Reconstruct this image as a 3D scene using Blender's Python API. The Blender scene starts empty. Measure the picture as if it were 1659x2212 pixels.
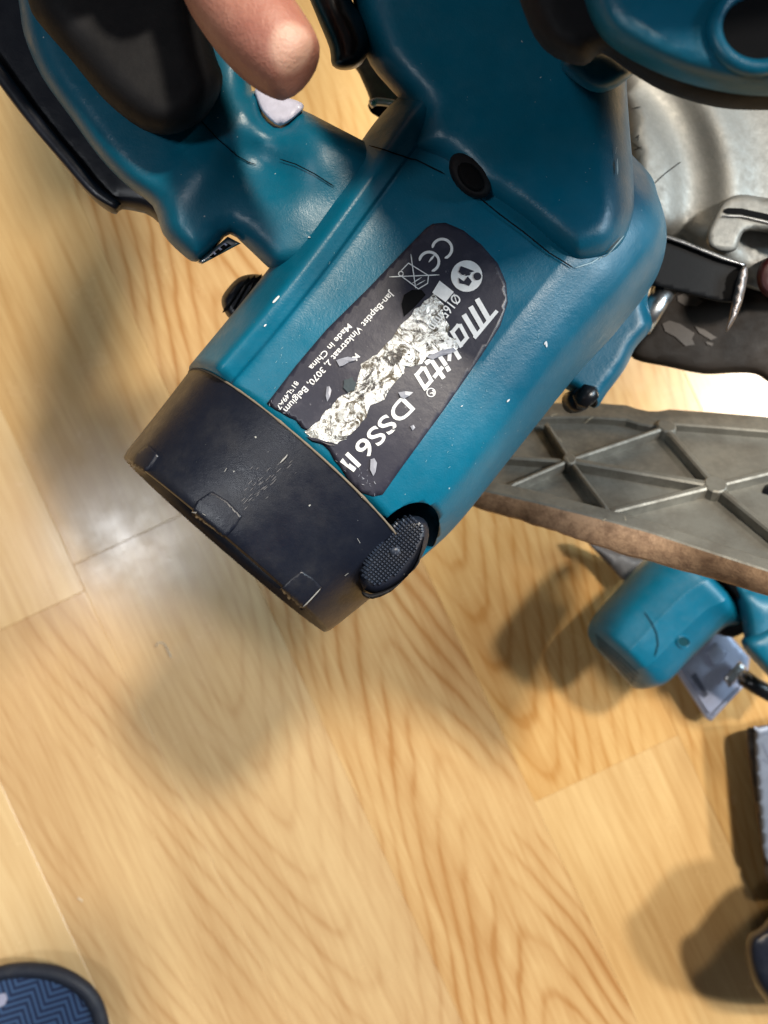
import bpy, bmesh, math, random
import numpy as np
from mathutils import Vector, Matrix, noise
from mathutils.bvhtree import BVHTree
from mathutils.geometry import delaunay_2d_cdt
random.seed(7)
S = bpy.context.scene
COL = S.collection
# ------------------------------------------------------------------ camera
H = 0.72; F = 1598.0; CX, CY = 829.5, 1106.0
cam = bpy.data.cameras.new('camera'); co = bpy.data.objects.new('camera', cam); COL.objects.link(co)
co.location = (0, 0, H); cam.sensor_fit = 'HORIZONTAL'; cam.sensor_width = 36
cam.lens = 36*F/1659; cam.clip_start = .01; cam.clip_end = 30
cam.dof.use_dof = True; cam.dof.focus_distance = .255; cam.dof.aperture_fstop = 17.0
S.camera = co
# ------------------------------------------------------------------ world and lamps
w = bpy.data.worlds.new('World'); S.world = w; w.use_nodes = True
bgn = w.node_tree.nodes['Background']; bgn.inputs[0].default_value = (.90, .93, 1, 1); bgn.inputs[1].default_value = .075
def lamp(name, loc, tgt, size, power, col, sy=None):
    l = bpy.data.lights.new(name, 'AREA'); l.shape = 'RECTANGLE'; l.size = size; l.size_y = sy or size
    l.energy = power; l.color = col
    o = bpy.data.objects.new(name, l); COL.objects.link(o); o.location = loc
    o.rotation_euler = (Vector(tgt)-Vector(loc)).to_track_quat('-Z', 'Y').to_euler(); return o
lamp('ceiling_lamp', (.58, .95, 2.3), (0, -.1, 0), .18, 62, (1, .90, .75))
lamp('ceiling_lamp', (.42, 1.72, 2.25), (0, -.1, 0), .24, 24, (1, .85, .66))
lamp('ceiling_lamp', (1.55, .45, 2.2), (0, 0, .1), .22, 48, (1, .93, .84))
lamp('window_light', (2.5, .60, 1.85), (0.1, 0, .2), 1.5, 66, (.64, .85, 1.0), .45)
lamp('ceiling_lamp', (-1.10, -.14, 2.4), (-.25, 0, 0), .28, 13, (.94, .97, 1.0), .34)
S.view_settings.view_transform = 'Standard'; S.view_settings.look = 'None'
S.view_settings.exposure = -0.08; S.view_settings.gamma = 1
# ------------------------------------------------------------------ helpers
def PD(px, py, d): return Vector(((px-CX)/F*d, -(py-CY)/F*d, H-d))
def props(o, label=None, cat=None, group=None, kind=None):
    if label: o['label'] = label
    if cat: o['category'] = cat
    if group: o['group'] = group
    if kind: o['kind'] = kind
    return o
def thing(name, loc, label, cat, group=None):
    o = bpy.data.objects.new(name, None); COL.objects.link(o); o.location = loc; o.empty_display_size = .02
    return props(o, label, cat, group)
def mk(name, vs, fs, mat, parent=None, smooth=True, label=None, kind=None):
    me = bpy.data.meshes.new(name); me.from_pydata([tuple(v) for v in vs], [], [tuple(f) for f in fs])
    me.validate(); bm = bmesh.new(); bm.from_mesh(me); bmesh.ops.recalc_face_normals(bm, faces=bm.faces)
    bm.to_mesh(me); bm.free()
    me.polygons.foreach_set('use_smooth', [smooth]*len(me.polygons))
    me.materials.append(mat)
    o = bpy.data.objects.new(name, me); COL.objects.link(o)
    if parent:
        o.parent = parent; o.matrix_parent_inverse = Matrix.Translation(-parent.location)
    props(o, label=label, kind=kind); return o
def cat(pts, n, closed=False):
    out = []; m = len(pts); segs = m if closed else m-1
    for i in range(segs):
        if closed: a, b, c, d = (np.array(pts[(i+k) % m], float) for k in (-1, 0, 1, 2))
        else:
            b, c = np.array(pts[i], float), np.array(pts[i+1], float)
            a = np.array(pts[i-1], float) if i else 2*b-c
            d = np.array(pts[i+2], float) if i+2 < m else 2*c-b
        for j in range(n):
            t = j/n
            out.append(.5*((2*b)+(c-a)*t+(2*a-5*b+4*c-d)*t*t+(3*b-3*c+d-a)*t**3))
    if not closed: out.append(np.array(pts[-1], float))
    return out
def ring_frames(st, n=8, interp=True):
    """st: (Lx,Ly,Rx,Ry,dist,hscale,bow) -> (L,R,hdir,axis,...)"""
    s = [np.array(a, float) for a in st]
    if interp: s = cat(s, n)
    fr = []
    for a in s: fr.append((PD(a[0], a[1], a[4]), PD(a[2], a[3], a[4]), a[5], a[6]))
    cen = [(f[0]+f[1])/2 for f in fr]; out = []
    for i, f in enumerate(fr):
        ax = (cen[min(i+1, len(cen)-1)]-cen[max(i-1, 0)])
        ax = ax.normalized() if ax.length > 1e-9 else Vector((0, 0, 1))
        out.append([f[0], f[1], f[2], f[3], ax, cen[i]])
    return out
def loft(name, st, prof, mat, parent=None, n=8, pn=5, interp=True, caps=True, axis=None, label=None, smooth=True):
    fr = ring_frames(st, n, interp); P = cat(prof, pn, True) if pn > 1 else [np.array(p) for p in prof]
    vs = []; fs = []; m = len(P)
    for L, R, hs, bow, ax, c in fr:
        if axis is not None: ax = axis
        x = (R-L); r = x.length/2; h = x.cross(ax).normalized()
        if h.z < 0: h = -h
        for s, hh in P:
            vs.append(L+x*float(s)+h*(r*hs*float(hh))+ax*(bow*r*float(hh)))
    for i in range(len(fr)-1):
        for j in range(m):
            k = (j+1) % m; fs.append((i*m+j, i*m+k, (i+1)*m+k, (i+1)*m+j))
    if caps: fs.append(tuple(range(m))[::-1]); fs.append(tuple((len(fr)-1)*m+j for j in range(m)))
    return mk(name, vs, fs, mat, parent, smooth, label)
def inside(pt, poly):
    x, y = pt; r = False; n = len(poly)
    for i in range(n):
        x1, y1 = poly[i]; x2, y2 = poly[(i+1) % n]
        if (y1 > y) != (y2 > y) and x < (x2-x1)*(y-y1)/(y2-y1)+x1: r = not r
    return r
def inside_np(P, poly):
    x, y = P[:, 0], P[:, 1]; r = np.zeros(len(P), bool); n = len(poly)
    for i in range(n):
        x1, y1 = poly[i]; x2, y2 = poly[(i+1) % n]
        if y1 == y2: continue
        r ^= ((y1 > y) != (y2 > y)) & (x < (x2-x1)*(y-y1)/(y2-y1)+x1)
    return r
def dist_np(P, poly):
    D = np.full(len(P), 1e9); n = len(poly)
    for i in range(n):
        a = np.array(poly[i]); b = np.array(poly[(i+1) % n]); ab = b-a; l = ab@ab
        if l == 0: continue
        t = np.clip(((P-a)@ab)/l, 0, 1); q = P-(a+t[:, None]*ab); D = np.minimum(D, np.hypot(q[:, 0], q[:, 1]))
    return D
def resample(poly, step):
    out = []
    n = len(poly)
    for i in range(n):
        a = np.array(poly[i], float); b = np.array(poly[(i+1) % n], float); k = max(1, int(np.hypot(*(b-a))/step))
        for j in range(k): out.append(a+(b-a)*j/k)
    return out
def tri2d(outline, step, rings=()):
    """outline px polygon -> (points Nx2, tris, distance to outline)"""
    o = np.array(outline); lo, hi = o.min(0), o.max(0)
    gx, gy = np.meshgrid(np.arange(lo[0], hi[0], step), np.arange(lo[1], hi[1], step)); gx[1::2] += step/2
    g = np.stack([gx.ravel(), gy.ravel()], 1); g = g[inside_np(g, outline)]
    dg = dist_np(g, outline); rmax = max(rings) if rings else 0
    g = g[dg > rmax+step*.5]
    pts = [tuple(p) for p in outline]
    if rings:
        n = len(outline); c = []
        for r in rings:
            if r <= 0: continue
            for i in range(n):
                a = o[i-1]; b = o[(i+1) % n]; t = b-a; t = t/(np.hypot(*t)+1e-9)
                for sg in (1, -1): c.append(o[i]+np.array((-t[1], t[0]))*r*sg)
            c_ = np.array(c); d_ = dist_np(c_, outline); ok = inside_np(c_, outline) & (d_ > r*.93); pts += [tuple(p) for p in c_[ok]]; c = []
    pts += [tuple(p) for p in g]
    n = len(outline)
    V, E, Fc, *_ = delaunay_2d_cdt([Vector(p) for p in pts], [(i, (i+1) % n) for i in range(n)], [], 1, .01)
    V = np.array([tuple(v) for v in V])
    Fc = [f for f in Fc if inside((sum(V[i][0] for i in f)/3, sum(V[i][1] for i in f)/3), outline)]
    return V, Fc, dist_np(V, outline)
def boundary(Fc):
    cnt = {}
    for f in Fc:
        for a, b in zip(f, list(f[1:])+[f[0]]): cnt[(a, b)] = 1
    return [(a, b) for (a, b) in cnt if (b, a) not in cnt]
def pillow(name, outline, dist, T, R, mat, parent=None, back=None, smooth_outline=True, step=14, extra=None, label=None, n=4, pw=2.0):
    """solid whose silhouette is outline; swells T metres toward the viewer over R px; 'back' metres deep behind"""
    if smooth_outline: poly = [tuple(p) for p in cat(outline, n, True)]
    else: poly = [tuple(p) for p in resample(outline, step)]
    df = dist if callable(dist) else (lambda x, y: dist)
    rings = [R*.03, R*.12, R*.28, R*.5, R*.75]
    V, Fc, D = tri2d(poly, step, rings)
    vs = []; back = T if back is None else back
    for (x, y), d in zip(V, D):
        t = min(d/R, 1); h = T*(1-(1-t)**pw)**(1/pw)
        if extra: h += extra(x, y)*min(1, d/(R*.3))
        vs.append(PD(x, y, df(x, y)-h))
    N = len(V)
    for (x, y), d in zip(V, D):
        t = min(d/R, 1); h = back*(.35+.65*(1-(1-t)**2)**.5) if back else 0
        vs.append(PD(x, y, df(x, y)+h))
    fs = [tuple(f) for f in Fc]+[tuple(i+N for i in f[::-1]) for f in Fc]
    fs += [(b, a, a+N, b+N) for a, b in boundary(Fc)]
    return mk(name, vs, fs, mat, parent, True, label)
def tree_of(*obs):
    vs, fs = [], []
    for o in obs:
        k = len(vs); vs += [v.co.copy() for v in o.data.vertices]; fs += [[i+k for i in p.vertices] for p in o.data.polygons]
    return BVHTree.FromPolygons(vs, fs)
CAMV = Vector((0, 0, H)); MISS = [0]
def hit(tr, x, y, fb=.3):
    d = (PD(x, y, 1)-CAMV).normalized(); l, nn, i, ds = tr.ray_cast(CAMV, d)
    if l is None:
        MISS[0] += 1; return PD(x, y, fb), -d
    if nn.dot(d) > 0: nn = -nn
    return l, nn
def drape(name, outline, tr, mat, parent=None, off=.0002, th=0, step=8, disp=0, dscale=400, smooth=True, label=None, fb=.3, sm=0, kind=None):
    poly = [tuple(p) for p in (cat(outline, sm, True) if sm else resample(outline, step))]
    V, Fc, D = tri2d(poly, step)
    vs = []; N = len(V); bad = set()
    for vi, ((x, y), d) in enumerate(zip(V, D)):
        m0 = MISS[0]; l, nn = hit(tr, x, y, fb); o = off
        if MISS[0] != m0: bad.add(vi)
        if disp: o += disp*(noise.noise(l*dscale)+.6*noise.noise(l*dscale*2.3)+.5)*min(1, .25+d/10)
        vs.append(l+nn*o)
    Fc = [f for f in Fc if not any(i in bad for i in f)]
    fs = [tuple(f) for f in Fc]
    if th:
        for (x, y) in V:
            l, nn = hit(tr, x, y, fb); vs.append(l+nn*(off-th))
        fs += [(b, a, a+N, b+N) for a, b in boundary(Fc)]
    return mk(name, vs, fs, mat, parent, smooth, label, kind)
def strip_poly(pts, wd):
    """outline of a polyline stroke of width wd (or (w0,w1))"""
    P = [np.array(p, float) for p in pts]; l, r = [], []
    ws = wd if isinstance(wd, (list, tuple)) else [wd]*len(P)
    for i, p in enumerate(P):
        t = P[min(i+1, len(P)-1)]-P[max(i-1, 0)]; t = t/np.hypot(*t); nn = np.array((-t[1], t[0]))*ws[i]/2
        l.append(tuple(p+nn)); r.append(tuple(p-nn))
    return l+r[::-1]
def drape_strips(name, lines, wd, tr, mat, parent=None, off=.0003, fb=.3, label=None, kind=None, seg=8, dome=0):
    if name in ('scratch', 'chip', 'scuff', 'wood_chip', 'label_scuff', 'crack'): kind = 'stuff'
    vs, fs = [], []
    for ln in lines:
        P = [np.array(p, float) for p in resample_open(ln, seg)]
        k = len(vs); ww = wd
        good = []
        for i, p in enumerate(P):
            t = P[min(i+1, len(P)-1)]-P[max(i-1, 0)]; t = t/(np.hypot(*t)+1e-9); nn = np.array((-t[1], t[0]))*ww/2
            q = min(i, len(P)-1-i); e = .35 if q == 0 else 1; m0 = MISS[0]
            for s_ in (-1, 0, 1):
                l, nr = hit(tr, *(p+nn*s_*e), fb); vs.append(l+nr*(off+(dome if s_ == 0 else 0)))
            good.append(MISS[0] == m0)
        for i in range(len(P)-1):
            if not (good[i] and good[i+1]): continue
            for c in (0, 1): fs.append((k+3*i+c, k+3*i+c+1, k+3*i+c+4, k+3*i+c+3))
    return mk(name, vs, fs, mat, parent, True, label, kind)
def resample_open(ln, step):
    out = []
    for a, b in zip(ln[:-1], ln[1:]):
        a = np.array(a, float); b = np.array(b, float); k = max(1, int(np.hypot(*(b-a))/step))
        out += [a+(b-a)*j/k for j in range(k)]
    out.append(np.array(ln[-1], float)); return out
def tube(name, pts, rad, mat, parent=None, seg=14, label=None, caps=True):
    P = [Vector(p) for p in pts]; vs, fs = [], []
    rs = rad if isinstance(rad, (list, tuple)) else [rad]*len(P); up = None
    for i, p in enumerate(P):
        t = (P[min(i+1, len(P)-1)]-P[max(i-1, 0)]).normalized()
        if up is None: up = t.orthogonal().normalized()
        up = (up-t*up.dot(t)).normalized(); b = t.cross(up)
        for j in range(seg):
            a = j/seg*2*math.pi; vs.append(p+(up*math.cos(a)+b*math.sin(a))*rs[i])
    for i in range(len(P)-1):
        for j in range(seg): k = (j+1) % seg; fs.append((i*seg+j, i*seg+k, (i+1)*seg+k, (i+1)*seg+j))
    if caps: fs += [tuple(range(seg)), tuple((len(P)-1)*seg+j for j in range(seg))]
    return mk(name, vs, fs, mat, parent, True, label)
def ell(cx, cy, a, b, rot, n=24, a0=0, a1=360):
    c, s = math.cos(math.radians(rot)), math.sin(math.radians(rot)); o = []
    full = (a1-a0) == 360; m = n if full else n+1
    for i in range(m):
        t = math.radians(a0+(a1-a0)*i/n); x, y = a*math.cos(t), b*math.sin(t); o.append((cx+x*c-y*s, cy+x*s+y*c))
    return o
# ------------------------------------------------------------------ materials
def nt(name):
    m = bpy.data.materials.new(name); m.use_nodes = True; t = m.node_tree; b = t.nodes['Principled BSDF']; return m, t, b
def N(t, ty, **k):
    n = t.nodes.new(ty)
    for a, v in k.items():
        if a in n.inputs.keys() if isinstance(a, str) and not hasattr(n, a) else False: n.inputs[a].default_value = v
        else: setattr(n, a, v)
    return n
def noise_n(t, scale, detail=4, rough=.55, vec=None, dist=0):
    n = t.nodes.new('ShaderNodeTexNoise'); n.inputs['Scale'].default_value = scale; n.inputs['Detail'].default_value = detail
    n.inputs['Roughness'].default_value = rough; n.inputs['Distortion'].default_value = dist
    if vec is None:
        g = t.nodes.new('ShaderNodeNewGeometry'); vec = g.outputs['Position']
    t.links.new(vec, n.inputs['Vector']); return n.outputs['Fac']
def ramp(t, fac, stops, interp='LINEAR'):
    r = t.nodes.new('ShaderNodeValToRGB'); r.color_ramp.interpolation = interp; e = r.color_ramp.elements
    while len(e) < len(stops): e.new(.5)
    for el, (p, c) in zip(e, stops):
        el.position = p; el.color = (c, c, c, 1) if isinstance(c, (int, float)) else (*c, 1)
    t.links.new(fac, r.inputs[0]); return r.outputs[0]
def mixc(t, fac, a, b, mode='MIX'):
    m = t.nodes.new('ShaderNodeMix'); m.data_type = 'RGBA'; m.blend_type = mode
    for s, v in ((m.inputs[0], fac), (m.inputs[6], a), (m.inputs[7], b)):
        if isinstance(v, (int, float)): s.default_value = v
        elif isinstance(v, tuple): s.default_value = (*v, 1)
        else: t.links.new(v, s)
    return m.outputs[2]
def math_n(t, op, a, b=None, c=None):
    m = t.nodes.new('ShaderNodeMath'); m.operation = op
    for s, v in zip(m.inputs, (a, b, c)):
        if v is None: continue
        if isinstance(v, (int, float)): s.default_value = v
        else: t.links.new(v, s)
    return m.outputs[0]
def bump(t, b, h, strength, dist=.0005, normal=None):
    n = t.nodes.new('ShaderNodeBump'); n.inputs['Strength'].default_value = strength; n.inputs['Distance'].default_value = dist
    t.links.new(h, n.inputs['Height'])
    if normal is not None: t.links.new(normal, n.inputs['Normal'])
    t.links.new(n.outputs[0], b.inputs['Normal']); return n.outputs[0]
def plastic(name, col, rough=.42, dust=(.35, .33, .28), dustamt=.25, grain=2600, gstr=.25, spec=.5, speck=True):
    m, t, b = nt(name)
    big = noise_n(t, 55, 5, .6); mid = noise_n(t, 260, 6, .7)
    d = ramp(t, big, [(.50, 0), (.78, 1)]); d = math_n(t, 'MULTIPLY', d, ramp(t, mid, [(.35, .2), (.7, 1)])); d = math_n(t, 'MULTIPLY', d, dustamt)
    c = mixc(t, d, col, dust)
    c = mixc(t, ramp(t, noise_n(t, 120, 3), [(.3, 0), (.7, .35)]), c, tuple(x*.72 for x in col))
    if speck:
        sp = ramp(t, noise_n(t, 620, 2, .5), [(.765, 0), (.79, 1)]); sp = math_n(t, 'MULTIPLY', sp, .55); c = mixc(t, sp, c, (.62, .63, .6))
    t.links.new(c, b.inputs['Base Color'])
    r = t.nodes.new('ShaderNodeMapRange'); t.links.new(noise_n(t, 90, 6, .7), r.inputs[0]); r.inputs[1].default_value = .3; r.inputs[2].default_value = .7
    r.inputs[3].default_value = rough-.07; r.inputs[4].default_value = rough+.12; t.links.new(r.outputs[0], b.inputs['Roughness'])
    b.inputs['Specular IOR Level'].default_value = spec
    n1 = bump(t, b, noise_n(t, grain, 2, .6), gstr, .00012); bump(t, b, noise_n(t, 420, 5, .65), .28, .0004, n1)
    return m
def metal(name, col, rough=.4, metallic=1.0, dirt=(.06, .05, .04), dirtamt=.4, scale=80, bstr=.25, fine=900):
    m, t, b = nt(name)
    d = math_n(t, 'MULTIPLY', ramp(t, noise_n(t, scale, 7, .68), [(.42, 0), (.68, 1)]), dirtamt)
    c = mixc(t, d, col, dirt); c = mixc(t, ramp(t, noise_n(t, scale*4, 4), [(.3, 0), (.7, .3)]), c, tuple(x*.65 for x in col))
    t.links.new(c, b.inputs['Base Color']); b.inputs['Metallic'].default_value = metallic
    r = t.nodes.new('ShaderNodeMapRange'); t.links.new(noise_n(t, scale*2, 6, .7), r.inputs[0]); r.inputs[1].default_value = .3; r.inputs[2].default_value = .7
    r.inputs[3].default_value = rough-.08; r.inputs[4].default_value = rough+.16; t.links.new(r.outputs[0], b.inputs['Roughness'])
    n1 = bump(t, b, noise_n(t, fine, 3, .6), bstr, .0002); bump(t, b, noise_n(t, scale, 5, .6), .15, .0008, n1)
    return m
def flat(name, col, rough=.5, metallic=0, b_=0):
    m, t, b = nt(name); c = mixc(t, ramp(t, noise_n(t, 400, 4, .6), [(.35, 0), (.7, .5)]), col, tuple(x*.7 for x in col))
    t.links.new(c, b.inputs['Base Color']); b.inputs['Roughness'].default_value = rough; b.inputs['Metallic'].default_value = metallic
    bump(t, b, noise_n(t, 700, 3), .15 if not b_ else b_, .0003); return m
TEAL = plastic('teal_plastic', (.000, .108, .185), .36, gstr=.5, grain=1500, dustamt=.05, spec=.45)
TEAL2 = plastic('teal_plastic_clean', (.000, .115, .20), .38, speck=False, dustamt=.1)
BLACK = plastic('black_plastic', (.006, .008, .016), .36, dust=(.10, .095, .085), dustamt=.2, gstr=.3)
RUBBER = plastic('black_rubber', (.004, .004, .0055), .7, dust=(.05, .045, .04), dustamt=.15, spec=.3, speck=False)
DARK = flat('recess_shade_and_smudge', (.003, .003, .0035), .8); DARK.node_tree.nodes['Principled BSDF'].inputs['Specular IOR Level'].default_value = .12  # near-black for smudge and display; also paints shade in holes and slots
GUARD = metal('cast_guard_metal', (.29, .282, .255), .50, .45, dirtamt=.15, bstr=.45)
LGUARD = metal('worn_dark_guard', (.020, .014, .010), .55, 0, dirt=(.045, .03, .02), dirtamt=.4, scale=60)
WORN = flat('bare_scuffed_metal', (.075, .058, .045), .55, .1)
PLATE = metal('base_plate_cast_metal', (.23, .225, .20), .5, .55, dirt=(.07, .055, .04), dirtamt=.6, scale=60, bstr=.4)
RUST = metal('rusty_plate_edge', (.42, .27, .165), .7, .1, dirt=(.11, .055, .03), dirtamt=.85, scale=160, bstr=1)
STEEL = metal('bright_steel', (.62, .62, .62), .28, 1, dirtamt=.3)
PALE = metal('pale_aluminium', (.42, .45, .58), .45, .35, dirt=(.22, .24, .33), dirtamt=.3, scale=50)
PRINT = flat('white_print', (.72, .73, .74), .45)
DUST = flat('packed_sawdust', (.16, .13, .095), .9)
SCRATCH = flat('pale_scratch', (.35, .50, .55), .6)
SCRATCHK = flat('scuff_on_black', (.10, .10, .11), .5)
GLOSSK = flat('glossy_black', (.008, .008, .010), .30)
LENS = flat('pale_plastic', (.34, .35, .48), .3)
RED = flat('dark_red_plastic', (.045, .002, .003), .5)
def label_mat():
    m, t, b = nt('label_film')
    c = mixc(t, ramp(t, noise_n(t, 90, 6, .7), [(.5, 0), (.75, 1)]), (.022, .022, .036), (.055, .053, .07))
    sc = ramp(t, noise_n(t, 480, 5, .75), [(.66, 0), (.70, .5)]); c = mixc(t, sc, c, (.25, .25, .28))
    t.links.new(c, b.inputs['Base Color']); b.inputs['Roughness'].default_value = .38
    bump(t, b, noise_n(t, 350, 6, .7), .3, .0003); return m
LABEL = label_mat()
def foil_mat():
    m, t, b = nt('torn_silver_foil')
    k = ramp(t, noise_n(t, 170, 8, .78, dist=1.4), [(.43, 0), (.52, 1)])
    c = mixc(t, k, (.07, .055, .035), (.74, .75, .74))
    k2 = ramp(t, noise_n(t, 75, 7, .7, dist=1.0), [(.53, 0), (.57, 1)]); c = mixc(t, k2, c, (.045, .040, .038)); k = math_n(t, 'MULTIPLY', k, math_n(t, 'SUBTRACT', 1, k2))
    t.links.new(c, b.inputs['Base Color']); t.links.new(math_n(t, 'MULTIPLY', k, .5), b.inputs['Metallic'])
    b.inputs['Roughness'].default_value = .3
    bump(t, b, noise_n(t, 260, 5, .65, dist=1.5), .9, .0012); return m
FOIL = foil_mat()
def skin_mat():
    m, t, b = nt('skin')
    c = mixc(t, ramp(t, noise_n(t, 60, 5), [(.3, 0), (.7, 1)]), (.36, .17, .125), (.25, .085, .062))
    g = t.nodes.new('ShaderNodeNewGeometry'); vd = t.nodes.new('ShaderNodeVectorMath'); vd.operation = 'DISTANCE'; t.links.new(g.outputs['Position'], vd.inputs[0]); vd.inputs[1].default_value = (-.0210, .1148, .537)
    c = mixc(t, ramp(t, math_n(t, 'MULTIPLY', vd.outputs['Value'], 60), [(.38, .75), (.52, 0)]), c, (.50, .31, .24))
    t.links.new(c, b.inputs['Base Color']); b.inputs['Roughness'].default_value = .5
    b.inputs['Subsurface Weight'].default_value = .15; b.inputs['Subsurface Radius'].default_value = (.006, .002, .001); b.inputs['Subsurface Scale'].default_value = 1
    n1 = bump(t, b, noise_n(t, 1100, 4), .5, .0004); bump(t, b, noise_n(t, 180, 5, .7), .35, .001, n1); return m
SKIN = skin_mat()
NAIL = flat('finger_nail', (.44, .23, .175), .45)
# ------------------------------------------------------------------ floor
TH = math.radians(65.0)
T_IM = np.array((math.cos(TH), math.sin(TH))); N_IM = np.array((math.sin(TH), -math.cos(TH)))
TW = Vector((T_IM[0], -T_IM[1], 0)); NW = Vector((N_IM[0], -N_IM[1], 0))
def fl(px, py):
    p = PD(px, py, H); return p.dot(TW), p.dot(NW)
PW = 343/F*H
n_e2 = fl(588, 1330)[1]
def wood(name, c_lt, c_dk, mode, u0=0, v0=0, sgn=1, per=.03, k=50, contrast=1.):
    m, t, b = nt(name)
    g = t.nodes.new('ShaderNodeNewGeometry')
    du = t.nodes.new('ShaderNodeVectorMath'); du.operation = 'DOT_PRODUCT'; t.links.new(g.outputs['Position'], du.inputs[0]); du.inputs[1].default_value = tuple(TW)
    dv = t.nodes.new('ShaderNodeVectorMath'); dv.operation = 'DOT_PRODUCT'; t.links.new(g.outputs['Position'], dv.inputs[0]); dv.inputs[1].default_value = tuple(NW)
    oi = t.nodes.new('ShaderNodeObjectInfo'); rnd = math_n(t, 'MULTIPLY', oi.outputs['Random'], 40)
    u = du.outputs['Value']; v = dv.outputs['Value']
    def vec(su, sv):
        c = t.nodes.new('ShaderNodeCombineXYZ'); t.links.new(math_n(t, 'MULTIPLY', u, su), c.inputs[0]); t.links.new(math_n(t, 'MULTIPLY', v, sv), c.inputs[1]); t.links.new(rnd, c.inputs[2]); return c.outputs[0]
    fib = noise_n(t, 1, 7, .7, vec(9, 210)); fine = noise_n(t, 1, 4, .7, vec(60, 1500)); broad = noise_n(t, 1, 3, .5, vec(3.0, 26)); warp = noise_n(t, 1, 2, .4, vec(3.5, 10)); warp2 = noise_n(t, 1, 3, .5, vec(9, 60))
    uu = math_n(t, 'ADD', u, -u0); vv = math_n(t, 'ADD', v, -v0)
    vv = math_n(t, 'ADD', vv, math_n(t, 'MULTIPLY', math_n(t, 'ADD', warp, -.5), .035))
    if mode == 'arch':
        f = math_n(t, 'MULTIPLY', math_n(t, 'SQRT', math_n(t, 'ADD', math_n(t, 'MULTIPLY', vv, vv), .0009)), k*.15)
        f = math_n(t, 'ADD', math_n(t, 'MULTIPLY', uu, sgn*1.0), math_n(t, 'MULTIPLY', f, -1.0))
    else: f = math_n(t, 'ADD', math_n(t, 'MULTIPLY', vv, 2.3), math_n(t, 'MULTIPLY', uu, .12))
    f = math_n(t, 'ADD', f, math_n(t, 'MULTIPLY', warp2, .022))
    f = math_n(t, 'ADD', f, math_n(t, 'MULTIPLY', broad, .06))
    ph = math_n(t, 'FRACT', math_n(t, 'DIVIDE', f, per))
    ringl = ramp(t, ph, [(0, .95), (.10, .35), (.45, .0), (.78, .22), (.93, .9), (1, .95)])
    fade = ramp(t, noise_n(t, 1, 2, .5, vec(5, 14)), [(.36, .05), (.62, 1)])
    k1 = math_n(t, 'MULTIPLY', math_n(t, 'MULTIPLY', ringl, fade), .95*contrast)
    k2 = math_n(t, 'MULTIPLY', ramp(t, fib, [(.38, 0), (.72, 1)]), .50)
    k3 = math_n(t, 'MULTIPLY', ramp(t, broad, [(.3, 0), (.7, 1)]), .35)
    kk = math_n(t, 'ADD', math_n(t, 'ADD', k1, k2), k3); kk = math_n(t, 'ADD', kk, math_n(t, 'MULTIPLY', math_n(t, 'ADD', fine, -.5), .34))
    kk = math_n(t, 'MINIMUM', math_n(t, 'MAXIMUM', kk, 0), 1)
    c = mixc(t, kk, c_lt, c_dk)
    t.links.new(c, b.inputs['Base Color'])
    t.links.new(ramp(t, noise_n(t, 30, 5, .6), [(.3, .19), (.7, .29)]), b.inputs['Roughness'])
    b.inputs['Specular IOR Level'].default_value = .5
    bump(t, b, fib, .12, .0004); return m
LT, DK = (.62, .415, .195), (.40, .20, .068)
W_MAIN = wood('oak_cathedral_grain', LT, DK, 'arch', u0=fl(880, 1560)[0], v0=n_e2+PW*.56, sgn=1, per=.062, k=34, contrast=1.0)
W_LEFT = wood('oak_reverse_grain', (.62, .435, .225), (.42, .24, .105), 'arch', u0=fl(330, 1700)[0], v0=n_e2-PW*.42, sgn=-1, per=.060, k=30, contrast=.5)
W_STR = wood('oak_straight_grain', (.65, .44, .205), (.45, .25, .09), 'str', per=.05, contrast=.32)
W_PALE = wood('oak_pale_grain', (.68, .50, .27), (.52, .33, .155), 'str', per=.06, contrast=.55)
W_GOLD = wood('oak_golden_grain', (.65, .42, .175), (.44, .215, .06), 'arch', u0=fl(1150, 1500)[0], v0=n_e2+PW*1.2, sgn=-1, per=.055, k=30, contrast=.65)
subm = flat('underlay_brown', (.05, .03, .02), .9)
floor = mk('floor', [(-2.4, -2.4, -.009), (2.4, -2.4, -.009), (2.4, 2.4, -.009), (-2.4, 2.4, -.009)], [(0, 1, 2, 3)], subm)
props(floor, kind='structure')
def plank(u1, u2, v1, v2, mat):
    g = .00004; bv = .0004; vs = []; z0 = -.008
    for ins, z in ((g, z0), (g, -bv), (g+bv, 0)):
        for a, b_ in ((u1+ins, v1+ins), (u2-ins, v1+ins), (u2-ins, v2-ins), (u1+ins, v2-ins)):
            p = TW*a+NW*b_; vs.append((p.x, p.y, z))
    fs = [(8, 9, 10, 11)]
    for l in (0, 4):
        for j in range(4): k = (j+1) % 4; fs.append((l+j, l+k, l+4+k, l+4+j))
    return mk('plank', vs, fs, mat, floor, smooth=False)
floor.location = (0, 0, 0)
jl = fl(134, 1299)[0]; j1 = fl(130, 1234)[0]; j2 = fl(1240, 1693)[0]
LEN = 1.28
spec = {-2: (jl, W_PALE, W_LEFT), -1: (j1, W_STR, W_LEFT), 0: (-.66, W_STR, W_MAIN), 1: (j2, W_GOLD, W_STR), -3: (-.66, W_STR, W_PALE), 2: (-.66, W_STR, W_GOLD)}
for i in range(-12, 12):
    v1 = n_e2+PW*i; j, ma, mb = spec.get(i, (random.uniform(-.6, .6), random.choice([W_STR, W_PALE]), random.choice([W_STR, W_PALE, W_GOLD])))
    # direction TW runs down the picture: ma above the joint, mb below
    plank(j-LEN, j, v1, v1+PW, ma); plank(j, j+LEN, v1, v1+PW, mb)
    plank(j-2*LEN, j-LEN, v1, v1+PW, W_STR)
    plank(j+LEN, j+2*LEN, v1, v1+PW, W_STR)
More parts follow.
